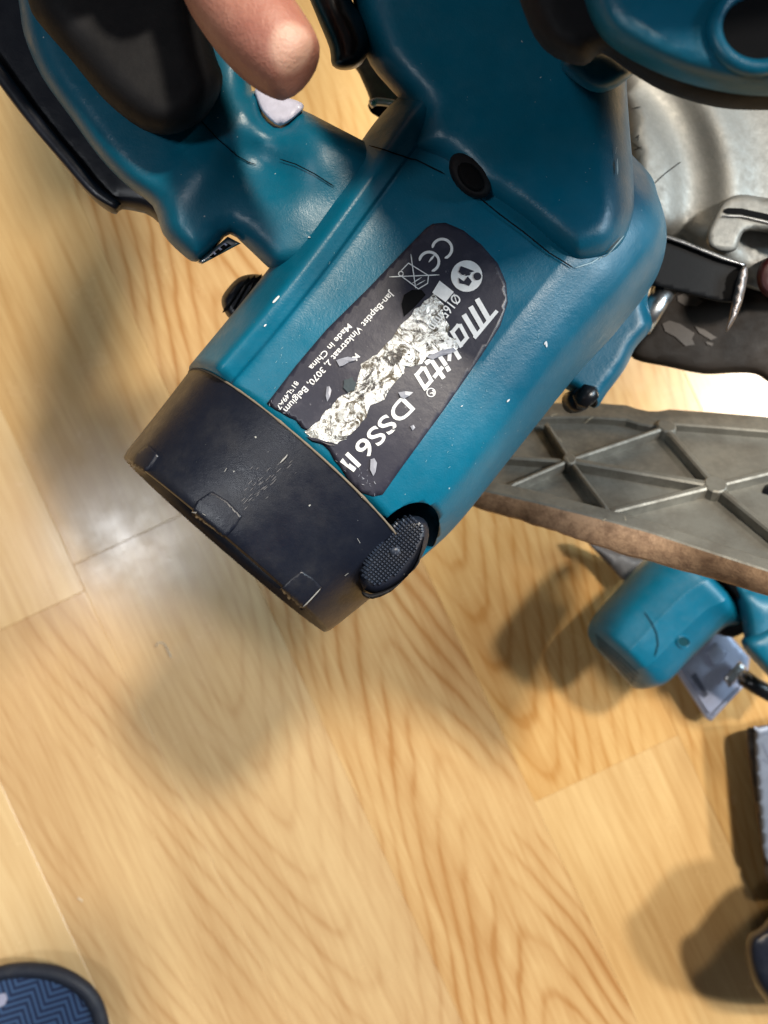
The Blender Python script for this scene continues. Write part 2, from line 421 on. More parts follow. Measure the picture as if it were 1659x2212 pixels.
# ------------------------------------------------------------------ circular saw in the hand
SAW = thing('circular_saw', PD(1000, 700, .33), 'teal cordless circular saw with torn rating label, held up over the floor by a hand', 'circular saw')
mprof = [(0, 0), (.012, .28), (.06, .56), (.13, .765), (.175, .855), (.215, .815), (.255, .768), (.5, .80), (.70, .79), (.745, .785), (.80, .745), (.855, .695), (.905, .61), (.955, .42), (.995, .1), (.99, -.2), (.9, -.6), (.7, -.88), (.5, -.96), (.3, -.88), (.1, -.6), (.01, -.2)]
MST = [(415, 820, 893, 1222, .300, 1, .16), (500, 718, 985, 1136, .300, 1, .14), (600, 592, 1092, 1003, .301, 1, .1), (740, 400, 1236, 822, .303, 1, .02), (812, 305, 1335, 712, .306, 1, 0), (892, 236, 1412, 600, .310, .92, 0), (970, 190, 1405, 480, .315, .8, 0)]
AX = (PD(1150, 400, .305)-PD(654, 1021, .300)).normalized()
motor = loft('motor_housing', MST, mprof, TEAL, SAW, n=8, pn=6, axis=AX)
# bite out of the housing for the brush holder
def boolean_cut(o, cutter):
    md = o.modifiers.new('b', 'BOOLEAN'); md.operation = 'DIFFERENCE'; md.object = cutter; md.solver = 'EXACT'
    dg = bpy.context.evaluated_depsgraph_get(); me = bpy.data.meshes.new_from_object(o.evaluated_get(dg))
    o.modifiers.clear(); o.data = me; bpy.data.objects.remove(cutter)
def cyl_cut(cx, cy, a, b, rot, d0, d1):
    e = ell(cx, cy, a, b, rot, 40); vs = [PD(x, y, d0) for x, y in e]+[PD(x, y, d1) for x, y in e]; n = 40
    fs = [(i, (i+1) % n, n+(i+1) % n, n+i) for i in range(n)]+[tuple(range(n))[::-1], tuple(range(n, 2*n))]
    return mk('cut', vs, fs, DARK)
boolean_cut(motor, cyl_cut(872, 1168, 96, 60, -50, .2, .292))
for p in motor.data.polygons: p.use_smooth = True
mt0 = tree_of(motor)
cprof = [(0, 0), (.025, .30), (.13, .66), (.30, .88), (.5, .95), (.70, .88), (.87, .66), (.975, .30), (1, 0), (.975, -.3), (.87, -.66), (.7, -.88), (.5, -.95), (.3, -.88), (.13, -.66), (.025, -.3)]
def scl(st, k):
    mx, my = (st[0]+st[2])/2, (st[1]+st[3])/2
    return (mx+(st[0]-mx)*k, my+(st[1]-my)*k, mx+(st[2]-mx)*k, my+(st[3]-my)*k)+tuple(st[4:])
c0 = (412, 822, 884, 1228, .2995, 1, .16); c1 = (345, 908, 805, 1288, .2985, 1, .16); c2 = (283, 985, 728, 1350, .297, 1, .185); c3 = (275, 999, 712, 1362, .2968, 1, .185)
c4 = scl((278, 1003, 706, 1368, .2966, 1, .185), .985)
inn = scl((300, 985, 730, 1350, .297, 1, .185), .93); inn2 = scl((420, 850, 850, 1210, .2985, 1, .0), .9)
cap = loft('motor_cap', [c0, c1, c2, c3, c4, inn, inn2], cprof, BLACK, SAW, n=1, pn=6, interp=False, axis=AX, caps=False)
# dusty seam ring
ringpts = []
f0 = ring_frames([c0, c1], interp=False)[0]
xx = f0[1]-f0[0]; hh = xx.cross(AX).normalized(); hh = hh if hh.z > 0 else -hh; r_ = xx.length/2
for s_, h_ in cat(cprof, 10, True):
    if h_ > .12: ringpts.append(f0[0]+xx*float(s_)+hh*(r_*float(h_)*1.004)+AX*(.16*r_*float(h_)+.0003))
ringpts.sort(key=lambda p: (p-f0[0]).dot(xx))
# stations bow along -axis for the cap and +axis for the housing: seam strip is laid on the surfaces instead
ct = tree_of(motor, cap)
seam = [(418, 821), (455, 824), (500, 838), (545, 866), (600, 903), (650, 945), (700, 993), (745, 1038), (790, 1082), (830, 1118)]
seam = [tuple(p) for p in cat(seam, 4)]
tube('sawdust_line', ringpts, [.0003+.0005*abs(noise.noise(p*300)) for p in ringpts], DUST, cap, 6)
SCUFFG = flat('grey_scuff', (.30, .30, .29), .5)
# cap clip pads
def pad(pts, lab=None): return drape('clip_pad', pts, ct, BLACK, cap, off=.0007, th=.0012, step=5, label=lab)
pad([(413, 1110), (428, 1082), (457, 1062), (490, 1082), (522, 1115), (506, 1140), (487, 1160), (450, 1134)])
pad([(606, 1272), (628, 1250), (651, 1233), (675, 1248), (694, 1268), (672, 1294), (651, 1318), (626, 1296)])
pad([(281, 1008), (300, 978), (322, 962), (343, 984), (326, 1010), (312, 1026)])
drape_strips('scuff', [[(649, 1312), (672, 1288), (690, 1268)], [(418, 1103), (428, 1106)], [(440, 1109), (447, 1113)], [(606, 1000), (618, 988), (622, 982)], [(487, 1020), (492, 1012)], [(742, 1240), (750, 1234)], [(770, 1160), (776, 1170)]], 2.6, ct, SCUFFG, cap, off=.0010)
0 and drape('wear_patch', [(700, 985), (725, 1000), (760, 1038), (740, 1045), (716, 1022), (695, 1000)], ct, SCRATCHK, cap, off=.0004, step=5, disp=.0004, dscale=900)
# fuzzy scuff cluster on the cap
rnd = random.Random(3); L_ = []
for i in range(46):
    a = rnd.gauss(0, 1); b_ = rnd.gauss(0, 1); x = 565+a*26-b_*10; y = 1048-a*24-b_*8; l = rnd.uniform(4, 14); L_.append([(x, y), (x+l*.75, y-l*.7)])
drape_strips('scuff', L_, 1.6, ct, SCRATCHK, cap, off=.0003, seg=4)
# brush holder with knurled face
gc = (852, 1198)
g0 = pillow('brush_holder', ell(852, 1198, 100, 52, -51, 14), .268, .006, 22, BLACK, SAW, back=.03, n=2)
gt = tree_of(g0)
vs, fs = [], []
ca, sa = math.cos(math.radians(-51)), math.sin(math.radians(-51)); cl = 7.2
for i in range(-13, 14):
    for j in range(-7, 8):
        cx_, cy_ = 848+(i*ca-j*sa)*cl, 1190+(i*sa+j*ca)*cl
        e = ((i*cl)/86)**2+((j*cl)/40)**2
        if e > 1 or (abs(i) < 2 and abs(j) < 1): continue
        k = len(vs)
        for a, b_ in ((-1, -1), (1, -1), (1, 1), (-1, 1)):
            x = cx_+(a*ca-b_*sa)*cl*.46; y = cy_+(a*sa+b_*ca)*cl*.46; l, n_ = hit(gt, x, y, .262); vs.append(l+n_*.0001)
        for a, b_ in ((-1, -1), (1, -1), (1, 1), (-1, 1)):
            x = cx_+(a*ca-b_*sa)*cl*.2; y = cy_+(a*sa+b_*ca)*cl*.2; l, n_ = hit(gt, x, y, .262); vs.append(l+n_*.0011)
        fs.append((k+4, k+5, k+6, k+7)); fs += [(k+m_, k+(m_+1) % 4, k+4+(m_+1) % 4, k+4+m_) for m_ in range(4)]
KN = plastic('knurled_blue_black', (.018, .026, .045), .38, speck=False, dust=(.12, .10, .08), dustamt=.3)
mk('knurling', vs, fs, KN, g0, smooth=False)
drape('logo_pad', [(840, 1185), (862, 1180), (866, 1196), (846, 1202)], gt, KN, g0, off=.0009, th=.0012)
pillow('holder_lip', [(782, 1277), (800, 1283), (840, 1272), (880, 1245), (905, 1205), (916, 1160), (906, 1215), (884, 1240), (845, 1278), (805, 1294), (785, 1288)], .262, .003, 6, RUBBER, g0, back=.02, n=2, step=6)
# rating label
lab_out = [(920, 494), (935, 484), (962, 482), (1000, 498), (1040, 530), (1075, 570), (1093, 612), (1096, 655), (1080, 705), (1040, 768), (960, 884), (870, 1006), (826, 1068), (806, 1072), (781, 1064), (772, 1056), (760, 1044), (748, 1030), (736, 1010), (722, 994), (712, 974), (698, 960), (682, 940), (668, 932), (652, 924), (640, 908), (622, 900), (606, 890), (597, 886), (577, 872), (640, 790), (706, 712), (796, 623), (860, 556)]
label = drape('rating_label', lab_out, mt0, LABEL, SAW, off=.00035, th=.0003, step=9, label='dark rating label with peeled silver middle')
lt = tree_of(label, motor)
RD = np.array((-.64, .768)); UD = np.array((.768, .64))
def txt(s, p0, p1, cap_h, name='lettering', mat=PRINT, off=.00025, drop=None):
    c = bpy.data.curves.new('t', 'FONT'); c.body = s; c.resolution_u = 4; c.offset = .012; o = bpy.data.objects.new('t', c); COL.objects.link(o)
    dg = bpy.context.evaluated_depsgraph_get(); me = bpy.data.meshes.new_from_object(o.evaluated_get(dg)); bpy.data.objects.remove(o)
    bm = bmesh.new(); bm.from_mesh(me); bmesh.ops.triangulate(bm, faces=bm.faces)
    bmesh.ops.subdivide_edges(bm, edges=[e for e in bm.edges if e.calc_length() > .25], cuts=1); bmesh.ops.triangulate(bm, faces=bm.faces)
    X = [v.co.x for v in bm.verts]; x0, x1 = min(X), max(X)
    d = np.array(p1, float)-np.array(p0, float); ln = np.hypot(*d); d = d/ln; u = np.array((d[1], -d[0]))
    if u@UD < 0: u = -u
    kx = ln/(x1-x0); ky = cap_h/.69; vs = []
    for v in bm.verts:
        q = np.array(p0, float)+d*(v.co.x-x0)*kx+u*v.co.y*ky; l, n_ = hit(lt, *q); vs.append(l+n_*off)
    fs = [[v.index for v in f.verts] for f in bm.faces if not (drop and drop(*sum(((np.array(p0)+d*(v.co.x-x0)*kx+u*v.co.y*ky) for v in f.verts), np.zeros(2))/3))]
    bm.free(); mk(name, vs, fs, mat, label, smooth=False)
rr = random.Random(5)
def torn(amt=.2):
    return lambda x, y: noise.noise(Vector((x*.09, y*.09, 3)))*.9 > amt
txt('Jan-Baptist Vinkstraat 2, 3070, Belgium', (844, 628), (612, 884), 13.5, drop=torn(.5))
txt('Made in China', (752, 699), (667, 793), 12.5)
txt('815L49A7', (638, 822), (597, 880), 10.5, drop=torn(.3))
txt('M.', (768, 763), (758, 776), 13)
txt('\u00d8165mm', (981, 634), (925, 706), 21, drop=torn(.45), off=.0007)
txt('18V', (893, 745), (853, 797), 21, off=.0007)
txt('DSS61', (869, 856), (746, 983), 39, drop=torn(.62))
txt('1', (741, 990), (735, 998), 36, drop=torn(.3))
# maker's mark
def strokes(name, segs, o, u, wd, kh, off=.00025, mat=PRINT):
    d = RD*u; up = UD*u*kh; vs, fs = [], []
    for sg in segs:
        P = [np.array(o)+d*a+up*b_ for a, b_ in sg[1:]] if isinstance(sg[0], (int, float)) else [np.array(o)+d*a+up*b_ for a, b_ in sg]
        ww = sg[0]*u if isinstance(sg[0], (int, float)) else wd*u
        for a, b_ in zip(P[:-1], P[1:]):
            t_ = (b_-a)/np.hypot(*(b_-a)); n_ = np.array((-t_[1], t_[0]))*ww/2; a = a-t_*ww*.42; b_ = b_+t_*ww*.42
            m_ = max(1, int(np.hypot(*(b_-a))/8)); k = len(vs)
            for q in range(m_+1):
                c_ = a+(b_-a)*q/m_
                for s_ in (1, -1): l, nn = hit(lt, *(c_+n_*s_)); vs.append(l+nn*(off+.00001*len(fs)/50))
            for q in range(m_): fs.append((k+2*q, k+2*q+1, k+2*q+3, k+2*q+2))
    mk(name, vs, fs, mat, label, smooth=False)
A_ = lambda o: [[(o+.66, .70), (o+.25, .70), (o+.02, .12), (o+.10, .02), (o+.42, .02)], [(o+.72, .72), (o+.48, 0)]]
LG = [[(-.28, .97), (1.22, .97)], [.24, (.20, .92), (-.14, 0)], [.24, (.66, .92), (.32, 0)], [.24, (1.12, .92), (.80, 0)]]
LG += A_(1.24)+[[.2, (2.42, 1.0), (2.08, 0)], [(2.78, .72), (2.28, .36), (2.60, .02)], [.2, (3.06, .70), (2.86, 0)], [.2, (3.16, .98), (3.13, .90)], [.2, (3.58, 1.0), (3.32, .08), (3.55, .02)], [(3.30, .70), (3.80, .70)]]+A_(3.80)
strokes('brand_mark', LG, (1028, 655), 47, .17, 1.0)
def circ(name, c, r, wd, a0=0, a1=360, n=20, mat=PRINT, off=.00025):
    drape_strips(name, [ell(c[0], c[1], r, r, 0, n, a0, a1)+([ell(c[0], c[1], r, r, 0, n)[0]] if a1-a0 == 360 else [])], wd, lt, mat, label, off=off, seg=6)
circ('registered_mark', (931, 848), 9, 2); txt('R', (934, 842), (928, 851), 9)
ang = math.degrees(math.atan2(RD[1], RD[0]))
circ('ce_mark', (955, 538), 21, 6, ang+55, ang+305); circ('ce_mark', (927, 566), 21, 6, ang+55, ang+305)
drape_strips('ce_mark', [[(939, 551), (926, 567)]], 5, lt, PRINT, label, off=.0003)
z3 = lambda x, y: (384+x*.496, 493.7+y*.496)
drape_strips('bin_symbol', [[z3(920, 212), z3(1140, 203)], [z3(1015, 112), z3(1036, 262)], [z3(968, 190), z3(1005, 152), z3(1092, 206), z3(1088, 240), z3(1048, 264), z3(968, 204)], [z3(1020, 240), z3(1062, 214)], [z3(1036, 250), z3(1078, 226)]], 2.2, lt, PRINT, label, off=.0003)
circ('bin_symbol', z3(972, 198), 5, 2.2)
drape('manual_symbol', ell(*z3(1258, 208), 34, 34, 0, 28), lt, PRINT, label, off=.00025, step=8)
for pl in ([(1232, 165), (1292, 188), (1240, 205), (1222, 190)], [(1222, 215), (1245, 232), (1262, 210), (1280, 232), (1268, 252), (1250, 244), (1226, 240)], [(1250, 196), (1276, 196), (1270, 206), (1252, 208)]):
    drape('manual_symbol', [z3(*q) for q in pl], lt, LABEL, label, off=.0005, step=8)
drape('manual_symbol', ell(*z3(1304, 210), 8.5, 8.5, 0, 14), lt, LABEL, label, off=.0005, step=8)
drape('white_box_print', [z3(1140, 228), z3(1202, 277), z3(1166, 322), z3(1108, 280)], lt, PRINT, label, off=.0003, step=8)
fo = [(1115, 283), (1072, 318), (1030, 352), (995, 400), (950, 452), (905, 505), (868, 550), (838, 566), (806, 585), (800, 606), (788, 640), (768, 700), (735, 722), (700, 738), (668, 782), (630, 812), (596, 850), (552, 884), (575, 905), (600, 925), (642, 928), (690, 940), (735, 918), (752, 900), (792, 858), (822, 822), (838, 770), (900, 745), (930, 690), (968, 648), (990, 600), (1030, 596), (1062, 590), (1084, 560), (1120, 548), (1152, 528), (1188, 536), (1222, 518), (1212, 478), (1176, 470), (1186, 430), (1164, 395), (1158, 330)]
def jag(pts, a=3):
    out = []
    for i, p in enumerate(pts):
        q = pts[(i+1) % len(pts)]; out.append(p); out.append(((p[0]+q[0])/2+rr.uniform(-a, a), (p[1]+q[1])/2+rr.uniform(-a, a)))
    return out
drape('torn_foil', jag([z3(*p) for p in fo], 3.5), lt, FOIL, label, off=.0002, step=5, disp=.00022, dscale=300, smooth=True, label='crumpled silver backing where the film has peeled')
DTEAL = flat('blackish_teal', (.02, .035, .045), .6)  # blackish teal showing where the film is gone
drape('bare_spot', jag([z3(*p) for p in ((725, 660), (760, 648), (778, 676), (770, 706), (742, 716), (722, 694))], 2), lt, DTEAL, label, off=.0007, step=6)
drape('dark_smudge', [z3(*p) for p in ((985, 290), (1020, 268), (1062, 268), (1080, 290), (1030, 345), (985, 385), (975, 330))], lt, DARK, label, off=.0003, step=6)
# curled flakes
def flake(pts, lift, mat=LABEL):
    vs = []
    for i, (x, y) in enumerate(pts):
        l, n_ = hit(lt, *z3(x, y)); vs.append(l+n_*(.0005+lift*.28*(1 if i % 2 else .1)))
    c = sum(vs, Vector())/len(vs); vs.append(c+Vector((0, 0, lift*.25))); n = len(pts)
    mk('film_flake', vs, [(i, (i+1) % n, n) for i in range(n)], mat, label, smooth=False)
FL = flat('film_back', (.26, .27, .32), .4)
for pts, lf, mt_ in (([(690, 575), (715, 568), (740, 560), (768, 566), (790, 562), (770, 578), (745, 584), (720, 600), (705, 602)], .0012, FL), ([(1080, 560), (1120, 545), (1150, 530), (1200, 522), (1215, 532), (1190, 545), (1150, 556), (1110, 572)], .0014, FL), ([(960, 715), (990, 710), (1025, 714), (1008, 730), (985, 742), (970, 735)], .0012, FL), ([(650, 690), (662, 688), (670, 705), (664, 735), (652, 755), (646, 730)], .001, FL), ([(840, 1005), (856, 1000), (868, 1020), (862, 1060), (852, 1078), (838, 1050)], .0006, FL), ([(560, 905), (590, 925), (620, 935), (660, 944), (690, 945), (650, 930), (610, 915)], .0012, LABEL), ([(1012, 862), (1026, 855), (1034, 868), (1022, 880)], .0006, FL)):
    flake(pts, lf, mt_)
L_ = []
for i in range(70):
    t_ = rr.random(); b_ = z3(860-480*t_**.9+0*rr.random(), 1140-360*t_); x = b_[0]+rr.gauss(0, 8)+6; y = b_[1]+rr.gauss(0, 8)-10
    if not inside((x, y), lab_out): continue
    l = rr.uniform(2, 7); a = rr.uniform(0, 6.3); L_.append([(x, y), (x+l*math.cos(a), y+l*math.sin(a))])
drape_strips('label_scuff', L_, 1.5, lt, FL, label, off=.0004, seg=3)
# scratches and chips on the housing
R2 = random.Random(11); L_ = []
for i in range(95):
    t_ = R2.random(); s_ = R2.choice([.12, .19, .2, .4, .80, .83, .86, .95]); x = 415+(892-415)*t_*1.0+ (478*s_); y = 820-584*t_+402*s_
    x += R2.gauss(0, 10); y += R2.gauss(0, 10)
    if inside((x, y), lab_out): continue
    l = R2.choice([1, 1.5, 2, 3, 5]); a = math.radians(-51+R2.gauss(0, 30)); L_.append([(x, y), (x+l*math.cos(a), y+l*math.sin(a))])
drape_strips('scratch', L_, 1.4, mt0, SCRATCH, motor, off=.0003, seg=4)
drape_strips('chip', [[(1175, 744), (1179, 738), (1180, 750)], [(1094, 868), (1100, 862)], [(995, 878), (999, 876)], [(570, 705), (575, 700)], [(625, 530), (632, 524)], [(664, 512), (672, 514)], [(590, 655), (604, 640)]], 4, mt0, PRINT, motor, off=.0003, seg=3)
# neck between motor and handles
neck_o = [(740, -90), (762, 0), (775, 70), (800, 140), (850, 200), (884, 242), (872, 300), (880, 335), (925, 350), (965, 372), (1010, 425), (1060, 452), (1130, 502), (1190, 552), (1240, 580), (1290, 572), (1330, 552), (1358, 515), (1374, 450), (1368, 370), (1358, 250), (1354, 150), (1370, 0), (1390, -90)]
neck = pillow('handle_neck', neck_o, lambda x, y: .272+.00002*(y-300)*0, .024, 78, TEAL, SAW, back=.05, n=3, step=14)
nk = tree_of(neck, motor)
drape_strips('seam', [[(800, 318), (860, 335), (900, 348), (960, 378)], [(1038, 432), (1080, 466), (1130, 503), (1185, 548), (1236, 579)]], 3, nk, DARK, neck, off=.0008)
drape_strips('scratch', [[(1240, 579), (1275, 568), (1310, 545), (1342, 508)], [(1326, 320), (1325, 335)], [(1328, 345), (1329, 380)]], 2, nk, SCRATCH, neck, off=.001)
pillow('screw_recess', ell(1016, 378, 58, 38, 52, 12), .262-.01, .004, 16, RUBBER, neck, back=.02, n=2, step=8)
sr = pillow('recess_shade_oval', ell(1016, 382, 36, 22, 52, 12), .2475, .002, 10, DARK, neck, back=.004, n=2, step=8)  # dark oval over the screw recess; its shade is put into the colour
pillow('neck_end', [(1210, 135), (1300, 105), (1365, 152), (1350, 175), (1325, 192), (1290, 200), (1250, 182)], .232, .008, 30, TEAL, neck, back=.03, n=3, step=8)
# front handle close to the lens; unseen top stretched to shade the neck
fh = pillow('front_grip_rubber', [(1090, -90), (1122, 0), (1155, 80), (1198, 124), (1262, 142), (1300, 116), (1364, 158), (1439, 200), (1547, 232), (1659, 238), (1800, 232), (2050, 100), (2200, -300), (2150, -900), (1800, -1250), (1300, -1150), (950, -900), (840, -500), (960, -260)], .185, .016, 60, RUBBER, SAW, back=.03, n=3, step=22)
fk = pillow('front_handle', [(1250, -90), (1262, 0), (1290, 68), (1340, 115), (1439, 165), (1547, 196), (1659, 208), (1800, 200), (2000, 60), (2100, -300), (2050, -860), (1780, -1150), (1350, -1050), (1160, -700), (1130, -400)], .170, .016, 70, TEAL, SAW, back=.02, n=3, step=22)
ft = tree_of(fk)
hole = ell(1632, 66, 84, 76, 0, 24)
drape('handle_hole_shade', hole, ft, DARK, fk, off=.0006, step=12, fb=.16)  # flat dark disc; shade inside the opening is put into its colour
rp = [hit(ft, x, y, .16)[0]+Vector((0, 0, .0005)) for x, y in ell(1632, 66, 92, 84, 0, 40)]; rp.append(rp[0])
tube('hole_rim', rp, .0016, TEAL, fk)
# ---- rear handle, battery, trigger
def g2(x, y, cx, cy, sx, sy, rot=0):
    c, s = math.cos(math.radians(rot)), math.sin(math.radians(rot)); dx, dy = x-cx, y-cy
    u = (dx*c+dy*s)/sx; v = (-dx*s+dy*c)/sy; return math.exp(-.5*(u*u+v*v))
def rear_extra(x, y):
    h = .006*g2(x, y, 455, 340, 45, 95, 35)
    h += .004*g2(x, y, 680, 345, 50, 110, 27) - .005*g2(x, y, 560, 350, 34, 90, -60)
    return h
rear = pillow('rear_handle', [(20, -90), (40, 0), (52, 75), (90, 165), (150, 250), (215, 340), (275, 402), (330, 445), (352, 505), (392, 548), (424, 566), (462, 540), (497, 506), (545, 545), (600, 586), (690, 560), (790, 430), (830, 345), (808, 318), (730, 276), (655, 238), (642, 240), (606, 270), (572, 246), (560, 200), (540, 170), (560, -90)], .270, .013, 50, TEAL, SAW, back=.04, n=3, step=12, extra=rear_extra)
rt = tree_of(rear)
drape_strips('seam', [[(435, 262), (470, 302), (510, 338), (535, 352), (553, 357)], [(606, 344), (640, 355), (680, 376), (722, 404)]], 2.4, rt, DARK, rear, off=.0006)
grip = pillow('rear_grip', [(30, -90), (60, 0), (78, 42), (150, 125), (225, 215), (305, 278), (370, 291), (435, 262), (470, 212), (481, 165), (462, 110), (440, 0), (430, -90)], .250, .016, 70, RUBBER, SAW, back=.02, n=3, step=14)
batt = pillow('battery', [(-120, -90), (-70, 80), (0, 185), (50, 252), (125, 342), (190, 420), (224, 450), (250, 463), (264, 453), (300, 458), (330, 470), (400, 520), (420, 400), (300, 100), (200, -90)], .300, .012, 40, BLACK, SAW, back=.03, n=3, step=16)
loft('battery_ridge', [(-40, 130, -20, 105, .285, 1, 0), (60, 262, 82, 245, .285, 1, 0), (130, 345, 152, 328, .285, 1, 0), (196, 420, 212, 400, .285, 1, 0), (250, 455, 262, 440, .286, 1, 0)], [(0, 0), (.1, .7), (.5, 1), (.9, .7), (1, 0), (.5, -1)], BLACK, batt, n=5, pn=3)
pillow('charge_window', [(426, 567), (492, 511), (520, 526), (436, 571)], .264, .002, 6, STEEL, rear, back=.006, smooth_outline=False, step=6)
pillow('charge_window', [(452, 555), (488, 524), (500, 530), (462, 557)], .2608, .001, 3, DARK, rear, back=.004, smooth_outline=False, step=6)
for x in (458, 470, 482): pillow('charge_mark', [(x, 545-(x-458)*.75), (x+4, 542-(x-458)*.75), (x+10, 548-(x-458)*.8), (x+6, 551-(x-458)*.8)], .2594, .0004, 1, LENS, rear, back=.0005, smooth_outline=False, step=4)
pillow('trigger', [(620, -90), (660, -20), (690, 50), (712, 105), (718, 142), (746, 152), (780, 140), (799, 95), (785, 42), (755, -10), (740, -90)], .262, .013, 40, GLOSSK, SAW, back=.02, n=3, step=10)
pillow('lilac_light_patch', [(552, 190), (600, 205), (652, 222), (649, 243), (606, 272), (574, 250), (558, 225)], .262, .002, 8, flat('pale_lilac_light', (.55, .55, .68), .35), rear, back=.004, n=3, step=8)  # pale patch; light coming through from below is put into its colour
knob = pillow('lock_knob', [(478, 650), (490, 625), (515, 600), (545, 592), (572, 597), (595, 620), (560, 670), (520, 700), (490, 682)], .325, .008, 16, BLACK, SAW, back=.012, n=3, step=6)
kt = tree_of(knob)
drape_strips('grip_ridge', [[(488+i*17, 668+i*-0-i*4+4), (520+i*14, 622-i*6), (540+i*12, 604-i*2)] for i in range(4)], 5, kt, RUBBER, knob, off=.0003, dome=.0016)
drape_strips('worn_line', [[(500+i*20, 640-i*4), (516+i*16, 620-i*3)] for i in range(4)], 1.6, kt, WORN, knob, off=.0022)
# ---- blade guards, lever, peg
def gx(x, y):
    r = math.hypot(x-1180, y-420); h = 0
    h -= .008/(1+math.exp(-(r-285)/9)); h += .006*math.exp(-((r-400)/45)**2)
    return h+.004*math.exp(-((r-200)/50)**2)
guard = pillow('blade_guard', [(1330, 130), (1345, 380), (1390, 505), (1430, 515), (1500, 545), (1560, 590), (1610, 620), (1720, 640), (1850, 600), (1880, 300), (1800, 120), (1500, 60), (1380, 80)], .385, .020, 60, GUARD, SAW, back=.03, n=3, step=14, extra=gx)
gtr = tree_of(guard)
drape_strips('crack', [[(1408, 402), (1422, 388), (1440, 372), (1470, 350)], [(1372, 300), (1380, 292), (1378, 306)], [(1366, 236), (1384, 232)], [(1370, 325), (1386, 318)], [(1402, 420), (1405, 440)]], 2.0, gtr, DARK, guard, off=.0004, seg=5)
br = pillow('guard_bracket', [(1528, 500), (1545, 462), (1562, 435), (1600, 420), (1659, 428), (1760, 440), (1760, 520), (1700, 510), (1620, 498), (1600, 512), (1590, 540), (1560, 545), (1530, 530)], .362, .005, 8, GUARD, SAW, back=.008, n=3, step=9)
bt_ = tree_of(br)
drape_strips('slot', [[(1562, 456), (1600, 457), (1659, 470), (1700, 478)]], 13, bt_, DARK, br, off=.0004)
drape_strips('slot_edge', [[(1558, 468), (1600, 469), (1659, 483), (1700, 491)]], 4, bt_, STEEL, br, off=.0006, dome=.001)
lower = pillow('lower_guard', [(1360, 745), (1390, 690), (1420, 590), (1500, 560), (1600, 560), (1760, 600), (1800, 720), (1760, 840), (1700, 850), (1659, 825), (1630, 808), (1580, 806), (1520, 808), (1440, 792), (1370, 776)], .405, .006, 20, LGUARD, SAW, back=.01, n=3, step=16)
lo = tree_of(lower)
for pts in ([(1462, 640), (1480, 633), (1502, 640), (1518, 652), (1504, 662), (1478, 660), (1464, 652)], [(1430, 700), (1445, 693), (1468, 700), (1500, 720), (1494, 732), (1500, 745), (1480, 748), (1458, 728), (1436, 716)], [(1500, 705), (1520, 712), (1548, 730), (1535, 735), (1510, 720)], [(1524, 738), (1540, 742), (1538, 748), (1526, 744)]):
    drape('scuff', pts, lo, WORN, lower, off=.0005, step=6)
pillow('flange_disc', ell(1676, 600, 42, 48, 0, 12), .37, .006, 18, RED, SAW, back=.02, n=2)
LEV = flat('lever_black', (.006, .006, .007), .55)
for m_ in (LEV, LGUARD): m_.node_tree.nodes['Principled BSDF'].inputs['Specular IOR Level'].default_value = .18
lever = pillow('guard_lever', [(1405, 500), (1430, 506), (1475, 522), (1560, 556), (1611, 572), (1604, 612), (1588, 655), (1550, 652), (1510, 642), (1460, 630), (1405, 616)], .358, .003, 6, LEV, SAW, back=.006, smooth_outline=False, step=8)
pillow('lever_edge', [(1424, 503), (1475, 518), (1560, 552), (1612, 570), (1611, 577), (1560, 563), (1475, 529), (1424, 511)], .3545, .002, 3, STEEL, lever, back=.002, smooth_outline=False, step=6)
pillow('lever_tab', [(1612, 571), (1615, 596), (1604, 650), (1588, 690), (1566, 722), (1574, 690), (1584, 640), (1594, 598), (1600, 582)], .352, .003, 5, metal('scuffed_brown_steel', (.26, .23, .22), .4, .8), lever, back=.004, n=2, step=6)
tube('steel_peg', [PD(1384, 708, .362), PD(1412, 665, .362), PD(1440, 622, .362)], .0054, STEEL, SAW, 18)
# clamp lug and bolt
lug = pillow('clamp_lug', [(1290, 600), (1340, 570), (1402, 600), (1398, 650), (1409, 698), (1398, 722), (1372, 752), (1350, 797), (1310, 850), (1284, 882), (1240, 850), (1190, 810), (1230, 720)], .345, .012, 26, TEAL, SAW, back=.03, n=3, step=9)
bolt = tube('clamp_bolt', [PD(1232, 870, .340), PD(1246, 866, .336), PD(1258, 862, .333)], [.0050, .0054, .0050], GLOSSK, SAW, 16)
tube('bolt_head', [PD(1256, 872, .331), PD(1257, 864, .3275), PD(1272, 851, .327), PD(1280, 845, .331)], [.0030, .0048, .0050, .0028], GLOSSK, bolt, 6)
tube('washer', [PD(1268, 856, .336), PD(1274, 852, .336)], .0060, RUBBER, bolt, 18)
# metal behind the neck on the left
lg2 = pillow('guard_rear', [(768, 140), (776, 160), (798, 212), (797, 236), (850, 268), (900, 250), (930, 180), (860, 60), (780, 60)], .350, .005, 14, metal('guard_dull_metal', (.17, .155, .125), .5, .5), SAW, back=.01, n=3, step=8)
tube('guard_hook', [PD(*p, .338) for p in cat([(800, 226), (815, 220), (845, 224), (864, 232), (868, 246), (852, 262)], 4)], .0018, STEEL, lg2)
pillow('hook_recess', [(799, 226), (812, 222), (846, 230), (862, 240), (850, 264), (815, 252), (799, 240)], .342, .001, 6, DARK, lg2, back=.004, n=2, step=6)
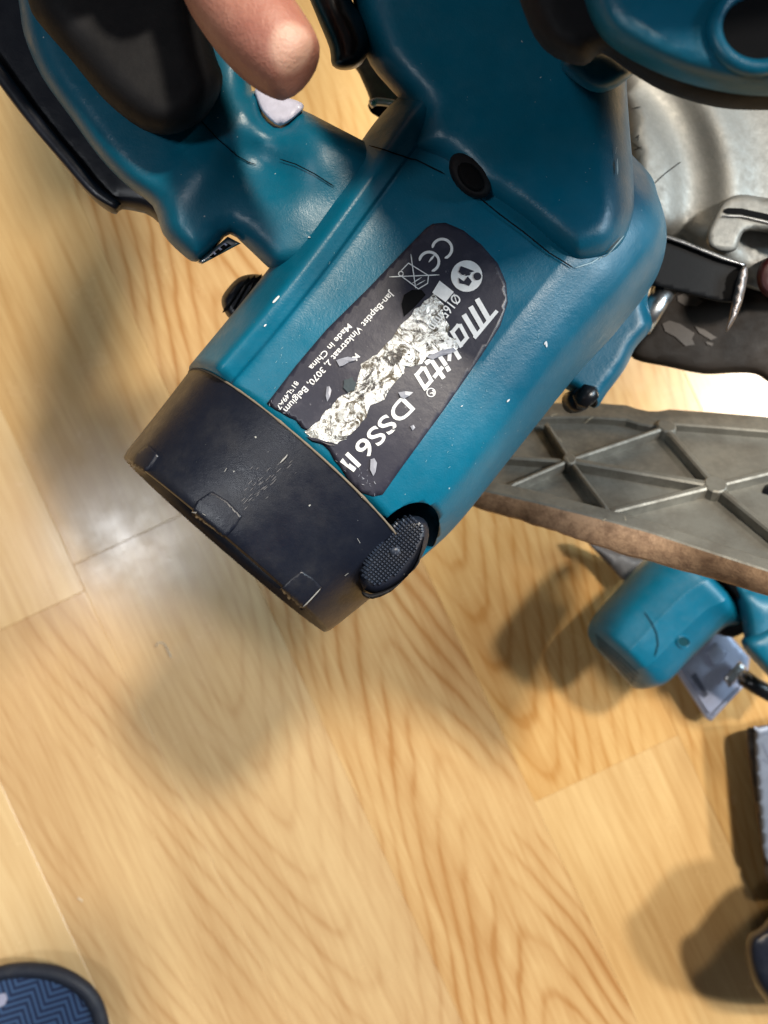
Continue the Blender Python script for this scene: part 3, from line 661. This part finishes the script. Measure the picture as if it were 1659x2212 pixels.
# ---- base plate (a tilted plane: 1/d is affine in the picture)
A3 = np.array([(1000, 900, 1/.450), (1659, 913, 1/.425), (1042, 1076, 1/.395)]); M3 = np.column_stack([A3[:, 0], A3[:, 1], np.ones(3)])
pa, pb, pc = np.linalg.solve(M3, A3[:, 2])
bd = lambda x, y: 1/(pa*x+pb*y+pc)
p1, p2, p3 = (PD(x, y, bd(x, y)) for x, y in ((1100, 950), (1600, 950), (1100, 1100)))
PN = (p2-p1).cross(p3-p1).normalized(); PN = PN if PN.z > 0 else -PN
def pslab(name, outline, h0, h1, mat, parent, step=12, bev=.0006, label=None, slope=0):
    """slab on the plate plane between offsets h0 and h1 along the plate normal"""
    poly = [tuple(p) for p in resample(outline, step)]; V, Fc, D = tri2d(poly, step, [3])
    vs = [PD(x, y, bd(x, y))+PN*(h1-(bev if d < 1 else 0)) for (x, y), d in zip(V, D)]; n = len(V)
    c = Vector(np.array(outline).mean(0))
    for (x, y), d in zip(V, D):
        vs.append(PD(x, y, bd(x, y))+PN*h0)
    fs = [tuple(f) for f in Fc]+[tuple(i+n for i in f[::-1]) for f in Fc]+[(b_, a, a+n, b_+n) for a, b_ in boundary(Fc)]
    return mk(name, vs, fs, mat, parent, False, label)
top = [(960, 930), (1100, 885), (1190, 882), (1265, 881), (1310, 884), (1351, 887), (1375, 895), (1399, 900), (1420, 900), (1444, 896), (1540, 903), (1659, 913), (1760, 922)]
bot = [(1760, 1285), (1659, 1255), (1488, 1199), (1395, 1168), (1303, 1142), (1160, 1105), (1042, 1078), (960, 1058)]
plate = pslab('base_plate', top+bot, -.003, 0, PLATE, SAW, step=22)
pslab('plate_rim', top+[(x, y+(34 if i < 11 else 36)) for i, (x, y) in enumerate(top[::-1])], 0, .0045, PLATE, plate, step=12)
pslab('plate_rim', [(x, y-27) for x, y in bot]+bot[::-1], -.0005, .006, PLATE, plate, step=12)
# thick rusty edge
el = bot; vs = []; fs = []
bb = [(1760, 1320), (1659, 1288), (1526, 1247), (1366, 1203), (1262, 1170), (1160, 1136), (1042, 1101), (960, 1078)]
e1 = [tuple(p) for p in cat(bot, 10)]; e2 = [tuple(p) for p in cat(bb, 10)]
for i, ((x, y), (x2, y2)) in enumerate(zip(e1, e2)):
    q = PD(x, y, bd(x, y))+PN*.0055; j = noise.noise(Vector((x*.03, 0, 0)))*3
    d2 = bd(x, y)+.004; vs += [q, PD(x2, y2+j-4, d2-.006)+Vector((0, 0, 0)), PD(x2, y2+j, d2), PD(x2, y2-14, d2+.012)]
for i in range(len(e1)-1):
    for c_ in range(3): fs.append((4*i+c_, 4*i+c_+1, 4*i+c_+5, 4*i+c_+4))
mk('rusty_edge', vs, fs, RUST, plate, True)
nodes = dict(A=(1178, 930), B=(1228, 1010), C=(1433, 940), D=(1540, 1065), E=(1312, 1122), F=(1095, 1068), G=(1690, 1190), Hh=(1690, 1028), I=(1090, 1000), J=(1120, 905), K=(1210, 925))
for a, b_ in (('A', 'B'), ('B', 'E'), ('C', 'B'), ('B', 'F'), ('B', 'D'), ('C', 'D'), ('D', 'E'), ('D', 'G'), ('D', 'Hh'), ('I', 'B')):
    pslab('rib', strip_poly([nodes[a], nodes[b_]], 9 if a != 'D' and b_ != 'D' else 12), -.001, .0062 if a+b_ != 'IB' else .0052, PLATE, plate, step=14, bev=.0008)
for k_ in 'BD': pslab('rib_boss', ell(*nodes[k_], 15 if k_ == 'B' else 26, 12 if k_ == 'B' else 18, 20, 12), -.001, .0066, PLATE, plate, step=10)
pslab('rib_boss', ell(1436, 938, 22, 14, 20, 12), -.001, .0064, PLATE, plate, step=10)
pb_ = tree_of(*[o for o in plate.children if o.name.startswith('rib') or o.name.startswith('plate_rim')], plate)
tube('plate_knob', [PD(1672, 1085, .405), PD(1672, 1083, .385), PD(1672, 1082, .380)], [.0095, .0095, .0070], GLOSSK, plate, 20)
drape_strips('wood_chip', [[(1260, 916), (1272, 905), (1282, 902)], [(1299, 1134), (1302, 1124), (1309, 1122)], [(1207, 947), (1214, 957)], [(1224, 990), (1231, 1002)], [(1349, 1117), (1352, 1127)], [(1440, 938), (1452, 945)], [(1190, 900), (1205, 895)]], 2.5, pb_, flat('wood_splinter', (.45, .40, .30), .7), plate, off=.0006)
# ------------------------------------------------------------------ hand on the trigger
HAND = thing('person', PD(430, -500, .24), 'bare hand of the person holding the saw, fingertip resting by the black trigger', 'person')
def skin(name, verts, edges, radii, mat, parent, sub=2):
    me = bpy.data.meshes.new(name); me.from_pydata([tuple(v) for v in verts], edges, []); o = bpy.data.objects.new('tmp', me); COL.objects.link(o)
    m = o.modifiers.new('s', 'SKIN'); m.use_smooth_shade = True
    for i, r in enumerate(radii): me.skin_vertices[0].data[i].radius = (r, r)
    me.skin_vertices[0].data[0].use_root = True
    m2 = o.modifiers.new('u', 'SUBSURF'); m2.levels = sub; m2.render_levels = sub
    dg = bpy.context.evaluated_depsgraph_get(); e = bpy.data.meshes.new_from_object(o.evaluated_get(dg)); bpy.data.objects.remove(o)
    e.materials.clear(); e.materials.append(mat); e.name = name
    e.polygons.foreach_set('use_smooth', [True]*len(e.polygons))
    q = bpy.data.objects.new(name, e); COL.objects.link(q); q.parent = parent; q.matrix_parent_inverse = Matrix.Translation(-parent.location); return q
hv = []; he = []; hr = []
def jn(px, py, d, r, to=None):
    hv.append(PD(px, py, d)); hr.append(r)
    if to is not None: he.append((to, len(hv)-1))
    return len(hv)-1
pw = jn(-120, -1060, .20, .030); p0 = jn(60, -760, .220, .036, pw)
def jw(x, y, z, r, to):
    hv.append(Vector((x, y, z))); hr.append(r); he.append((to, len(hv)-1)); return len(hv)-1
f1 = jw(-.085, .36, .54, .032, pw); f2 = jw(-.04, .44, .60, .038, f1); pm = jn(190, -560, .22, .036, p0)

ik = jn(330, -380, .215, .0150, pm); i1 = jn(440, -170, .207, .0128, ik); i2 = jn(496, -20, .199, .0142, i1); i3 = jn(565, 76, .195, .0130, i2); i4 = jn(628, 138, .193, .0110, i3); i5 = jn(656, 164, .193, .0084, i4)
mk_ = jn(210, -330, .213, .0140, pm); m1 = jn(300, -190, .205, .0108, mk_); m2_ = jn(330, -110, .225, .0100, m1); m3 = jn(300, -100, .262, .0092, m2_)
rk = jn(90, -360, .213, .0135, pm); r1 = jn(160, -220, .208, .0104, rk); r2 = jn(190, -130, .228, .0096, r1); r3 = jn(170, -120, .262, .0086, r2)
lk = jn(-30, -420, .215, .0130, pm); l1 = jn(10, -290, .213, .0092, lk); l2 = jn(40, -210, .232, .0086, l1); l3 = jn(40, -200, .258, .0078, l2)
tk = jn(330, -700, .24, .016, p0); t1 = jn(470, -560, .265, .0130, tk); t2 = jn(560, -430, .285, .0118, t1); t3 = jn(600, -340, .29, .0098, t2)
hand = skin('hand', hv, he, hr, SKIN, HAND)
ht = tree_of(hand)
# unseen upper body and other hand, added to keep lamplight off the saw
def limb(name, nodes, edges, mat): return skin(name, [Vector(n[:3]) for n in nodes], edges, [n[3] for n in nodes], mat, HAND)
WOOL = flat('dark_grey_wool', (.035, .038, .045), .9, b_=.5)
limb('added_sweater', [(.14, .96, .62, .17), (.15, .92, .86, .17), (-.02, .84, .86, .08), (-.06, .66, .68, .06), (-.055, .46, .62, .045), (.33, .80, .88, .085), (.34, .52, .74, .060), (.25, .28, .68, .050), (.185, .185, .655, .042), (.15, .84, .97, .07)], [(0, 1), (1, 2), (2, 3), (3, 4), (1, 5), (5, 6), (6, 7), (7, 8), (1, 9)], WOOL)
limb('added_head', [(.15, .84, .98, .055), (.145, .74, 1.03, .085), (.14, .67, 1.03, .090), (.135, .61, 1.0, .07), (.135, .58, .97, .022), (.14, .64, .945, .045)], [(0, 1), (1, 2), (2, 3), (3, 4), (3, 5)], SKIN)
limb('added_hair', [(.15, .80, 1.06, .07), (.145, .72, 1.085, .092), (.14, .65, 1.085, .085)], [(0, 1), (1, 2)], flat('dark_hair', (.02, .014, .01), .7))
limb('added_second_hand', [(.17, .172, .65, .027), (.138, .145, .612, .027), (.105, .130, .600, .028), (.075, .132, .598, .026), (.05, .128, .585, .011), (.04, .127, .562, .010), (.048, .150, .585, .011), (.036, .150, .56, .010), (.06, .172, .59, .011), (.05, .178, .56, .0095), (.085, .185, .59, .010), (.075, .20, .565, .009), (.165, .135, .60, .024), (.195, .132, .598, .016)], [(0, 1), (1, 2), (2, 3), (3, 4), (4, 5), (3, 6), (6, 7), (3, 8), (8, 9), (2, 10), (10, 11), (1, 12), (12, 13)], SKIN)
# ------------------------------------------------------------------ second power tool on the floor
T2 = thing('power_tool', PD(1500, 1380, .70), 'teal power tool with round vented motor and grey shoe lying on the floor', 'power tool')
fprof = [(0, 0), (.02, .35), (.12, .70), (.30, .92), (.36, .955), (.55, .93), (.60, .90), (.78, .66), (.90, .45), (.97, .22), (1, 0), (.95, -.4), (.75, -.8), (.5, -.95), (.25, -.8), (.05, -.4)]
m2st = [(1304, 1408, 1350, 1460, .642, .45, 0), (1282, 1394, 1366, 1484, .638, .72, .04), (1276, 1362, 1396, 1486, .628, 1, .24), (1290, 1328, 1438, 1471, .627, 1, .10), (1340, 1272, 1500, 1408, .625, 1, 0), (1392, 1214, 1558, 1356, .623, 1, 0), (1440, 1180, 1592, 1345, .622, 1, 0), (1465, 1190, 1600, 1318, .622, .9, 0)]
AX2 = (PD(1480, 1290, .622)-PD(1334, 1423, .632)).normalized()
mo2 = loft('motor_housing', m2st, fprof, TEAL2, T2, n=5, pn=5, axis=AX2)
m2t = tree_of(mo2)
for q in range(4): drape_strips('vent_slot', [[(1286+q*2, 1370+q*8), (1334-q*1, 1412+q*8), (1380-q*4, 1456+q*7)]], 1.5, m2t, DARK, mo2, off=.0005, seg=3)  # flat dark strips; shade inside the vents is put into their colour
drape_strips('seam', [[(1392, 1322), (1408, 1346), (1418, 1368), (1421, 1392), (1414, 1418)]], 2.4, m2t, DARK, mo2, off=.0006)
drape('screw_hole_shade', ell(1475, 1385, 13, 11, 20, 14), m2t, flat('hole_shade_teal', (.0, .05, .07), .5), mo2, off=.0006, step=5)  # flat darker disc; shade in the screw opening is painted in
tube('screw_hole_rim', [hit(m2t, x, y)[0]+Vector((0, 0, .0006)) for x, y in ell(1475, 1386, 14, 12, 20, 16)+[ell(1475, 1386, 14, 12, 20, 16)[0]]], .0008, TEAL2, mo2, 8)
loft('collar', [(1498, 1150, 1610, 1290, .618, 1, 0), (1500, 1190, 1612, 1330, .618, 1, 0), (1530, 1200, 1612, 1362, .62, 1, 0), (1540, 1200, 1590, 1375, .625, 1, 0)], fprof, RUBBER, T2, n=3, pn=3)
pillow('gear_housing', [(1570, 1230), (1640, 1268), (1760, 1290), (1780, 1420), (1700, 1470), (1650, 1440), (1612, 1395), (1604, 1350), (1590, 1290)], .600, .022, 40, TEAL2, T2, back=.05, n=3, step=14)
pillow('handle', [(1600, 1385), (1640, 1362), (1690, 1340), (1780, 1350), (1780, 1470), (1700, 1490), (1640, 1440)], .590, .018, 30, TEAL2, T2, back=.05, n=3, step=14)
shoe = pillow('shoe_plate', [(1452, 1440), (1560, 1352), (1620, 1420), (1614, 1476), (1536, 1558), (1524, 1552)], .702, .004, 8, PALE, T2, back=.010, smooth_outline=False, step=7)
st_ = tree_of(shoe)
def fslab(name, pts, mat, parent, tr, th=.003, sm=0): return drape(name, pts, tr, mat, parent, off=th, th=th+.0005, step=6, sm=sm)
drape_strips('shoe_rib', [[(1466, 1440), (1500, 1490), (1531, 1540)], [(1536, 1545), (1570, 1512), (1606, 1476)], [(1500, 1416), (1545, 1370)], [(1482, 1452), (1516, 1502)]], 7, st_, PALE, shoe, off=.0004, dome=.003)
fslab('shoe_boss', [(1524, 1410), (1545, 1388), (1566, 1405), (1562, 1418), (1542, 1440), (1534, 1432)], PALE, shoe, st_, .004)
drape('shoe_slot', [(1490, 1462), (1502, 1452), (1530, 1500), (1520, 1508)], st_, flat('slot_shade', (.10, .11, .16), .6), shoe, off=.0006)
pillow('clip', [(1562, 1466), (1597, 1428), (1614, 1444), (1590, 1470), (1575, 1486)], .688, .003, 5, STEEL, T2, back=.004, smooth_outline=False, step=6)
tube('dust_pipe', [PD(1606, 1463, .665), PD(1630, 1480, .665), PD(1690, 1512, .66)], .0075, GLOSSK, T2, 20)
rr_ = [PD(x, y, .659) for x, y in ell(1612, 1463, 12, 8, 30, 18, 0, 340)]
tube('pipe_ring', rr_, .0010, STEEL, T2, 8)
pillow('rear_shoe', [(1262, 1165), (1300, 1180), (1392, 1205), (1420, 1230), (1376, 1268), (1354, 1262), (1320, 1225)], .690, .006, 14, metal('dark_grey_shoe', (.12, .12, .13), .5, .3), T2, back=.02, n=2, step=8)
drape_strips('shoe_edge', [[(1322, 1196), (1345, 1230), (1370, 1256)]], 3, tree_of(T2.children[-1]) if T2.children else st_, STEEL, T2, off=.001, fb=.68)
# ------------------------------------------------------------------ cast metal base at the right edge
T3 = thing('tool_base', PD(1690, 1740, .715), 'pale cast metal tool base standing on the floor at the right edge of the photo', 'tool base')
b3 = pillow('base_side', [(1611, 1582), (1634, 1569), (1720, 1560), (1860, 1560), (1860, 1910), (1700, 1915), (1652, 1900), (1646, 1845), (1633, 1762), (1619, 1666)], .690, .010, 8, metal('brown_black_side', (.07, .05, .035), .5, .3), T3, back=.028, n=3, step=14)
b3t = pillow('base_top', [(1630, 1577), (1638, 1570), (1720, 1562), (1850, 1565), (1850, 1860), (1690, 1870), (1652, 1850), (1642, 1765), (1634, 1670)], .672, .002, 9, metal('dull_pale_metal', (.22, .25, .32), .4, .5, dirtamt=.3), T3, back=.006, n=3, step=5)
t3 = tree_of(b3t)
drape_strips('casting_groove', [[(1645, 1590), (1652, 1584), (1700, 1590)], [(1646, 1605), (1656, 1625), (1664, 1645)], [(1638, 1650), (1650, 1640), (1662, 1650)]], 4, t3, flat('groove_shade', (.12, .14, .2), .6), b3t, off=.0005)
# black battery block at right edge
T4 = thing('battery_pack', PD(1700, 2050, .715), 'black rounded tool battery on the floor at the lower right edge', 'battery')
pillow('battery_case', [(1609, 2052), (1618, 2018), (1648, 1998), (1700, 1930), (1760, 1890), (1900, 1900), (1900, 2180), (1760, 2200), (1690, 2195), (1640, 2145), (1618, 2100)], .625, .020, 30, BLACK, T4, back=.07, n=3, step=14)
drape_strips('case_seam', [[(1640, 2030), (1655, 2020), (1670, 2016)]], 4, tree_of(T4.children[0]), WORN, T4.children[0], off=.0006, fb=.61)
# ------------------------------------------------------------------ slipper
T5 = thing('slipper', PD(60, 2200, .715), 'dark rimmed slipper with blue zigzag woven insole in the lower left corner', 'slipper')
so = [(-120, 2140), (-50, 2100), (0, 2086), (33, 2080), (74, 2079), (124, 2086), (165, 2103), (198, 2127), (220, 2157), (231, 2187), (237, 2220), (238, 2300), (225, 2420), (150, 2520), (-20, 2540), (-150, 2440), (-180, 2280)]
NAVY = plastic('navy_foam', (.006, .010, .022), .6, speck=False, dustamt=.08)
pillow('sole', so, .700, .004, 12, NAVY, T5, back=.018, n=4, step=12)
def rimloop(k, d): 
    c = np.array((30, 2300)); return [PD(*(c+(np.array(p)-c)*k), d) for p in cat(so, 4, True)]
rl = rimloop(.925, .694); rl.append(rl[0]); tube('rim', rl, .0066, NAVY, T5, 14, caps=False)
def weave():
    m, t, b = nt('zigzag_weave')
    g = t.nodes.new('ShaderNodeNewGeometry'); sp = t.nodes.new('ShaderNodeSeparateXYZ'); t.links.new(g.outputs['Position'], sp.inputs[0])
    a = math.radians(28); x = math_n(t, 'ADD', math_n(t, 'MULTIPLY', sp.outputs[0], math.cos(a)), math_n(t, 'MULTIPLY', sp.outputs[1], -math.sin(a)))
    y = math_n(t, 'ADD', math_n(t, 'MULTIPLY', sp.outputs[0], math.sin(a)), math_n(t, 'MULTIPLY', sp.outputs[1], math.cos(a)))
    zz = math_n(t, 'PINGPONG', x, .016); s = math_n(t, 'ADD', y, math_n(t, 'MULTIPLY', zz, -1.0))
    w_ = math_n(t, 'ADD', math_n(t, 'MULTIPLY', math_n(t, 'SINE', math_n(t, 'MULTIPLY', s, 2*math.pi/.0075)), .5), .5)
    w_ = math_n(t, 'ADD', w_, math_n(t, 'MULTIPLY', math_n(t, 'ADD', noise_n(t, 700, 4, .7), -.5), .7))
    c = mixc(t, ramp(t, w_, [(.25, 0), (.75, 1)]), (.002, .010, .045), (.030, .07, .16))
    t.links.new(c, b.inputs['Base Color']); b.inputs['Roughness'].default_value = .85; bump(t, b, w_, .5, .0006); return m
ck = np.array((30, 2300)); ins = [tuple(ck+(np.array(p)-ck)*.93) for p in so]
isl = pillow('insole', ins, .6945, .0015, 14, weave(), T5, back=.003, n=4, step=14)
drape('insole_print', [(-12, 2148), (0, 2146), (13, 2144), (17, 2156), (12, 2168), (4, 2174), (-12, 2170)], tree_of(isl), LENS, isl, off=.0008, step=6)

# ------------------------------------------------------------------ phone that takes the picture, and the arm that holds it (out of frame, they shade the left planks)
PH = thing('phone', (-.02, -.05, .73), 'slim dark phone held flat above the saw by the photographer', 'phone')
pv = [(x, y) for x, y in cat([(-.055, -.115), (-.045, -.125), (.007, -.125), (.017, -.115), (.017, .012), (.007, .022), (-.045, .022), (-.055, .012)], 3, True)]
n_ = len(pv); mk('phone_body', [(x, y, .7275) for x, y in pv]+[(x, y, .7355) for x, y in pv], [tuple(range(n_)), tuple(range(n_, 2*n_))]+[(i, (i+1) % n_, n_+(i+1) % n_, n_+i) for i in range(n_)], GLOSSK, PH)
mk('screen', [(x*.94-.001, y*.97, .7358) for x, y in pv], [tuple(range(n_))], GLOSSK, PH)
P2 = thing('person', (-.30, -.60, .75), 'photographer whose hand and forearm hold the phone above the saw', 'person')
_h = HAND; HAND = P2
limb('hand', [(.020, -.150, .756, .040), (.028, -.095, .754, .036), (.025, -.10, .742, .009), (.026, -.098, .728, .008), (.024, -.125, .744, .009), (.026, -.124, .728, .008), (-.06, -.09, .745, .011), (-.055, -.06, .742, .010), (-.09, -.22, .765, .024), (-.16, -.34, .79, .028)], [(0, 1), (1, 2), (2, 3), (1, 4), (4, 5), (0, 6), (6, 7), (0, 8), (8, 9)], SKIN)
limb('sleeve', [(-.13, -.29, .78, .038), (-.24, -.50, .84, .052), (-.34, -.72, .95, .06), (-.30, -.95, 1.15, .10)], [(0, 1), (1, 2), (2, 3)], WOOL)
HAND = _h
for pts, lab in (([(337, 1396), (343, 1388), (354, 1390), (362, 1402), (370, 1420)], 'tiny pale curled mark on the shaded plank below the black cap'), ([(168, 1940), (174, 1943), (178, 1947)], 'tiny white mark on the plank above the slipper')):
    o = tube('pale_floor_mark', [PD(x, y, .7188) for x, y in cat(pts, 4)], .0006, flat('pale_mark', (.62, .55, .42), .6), None, 6)  # thin pale curls laid on the planks
    props(o, lab, 'wood shaving')
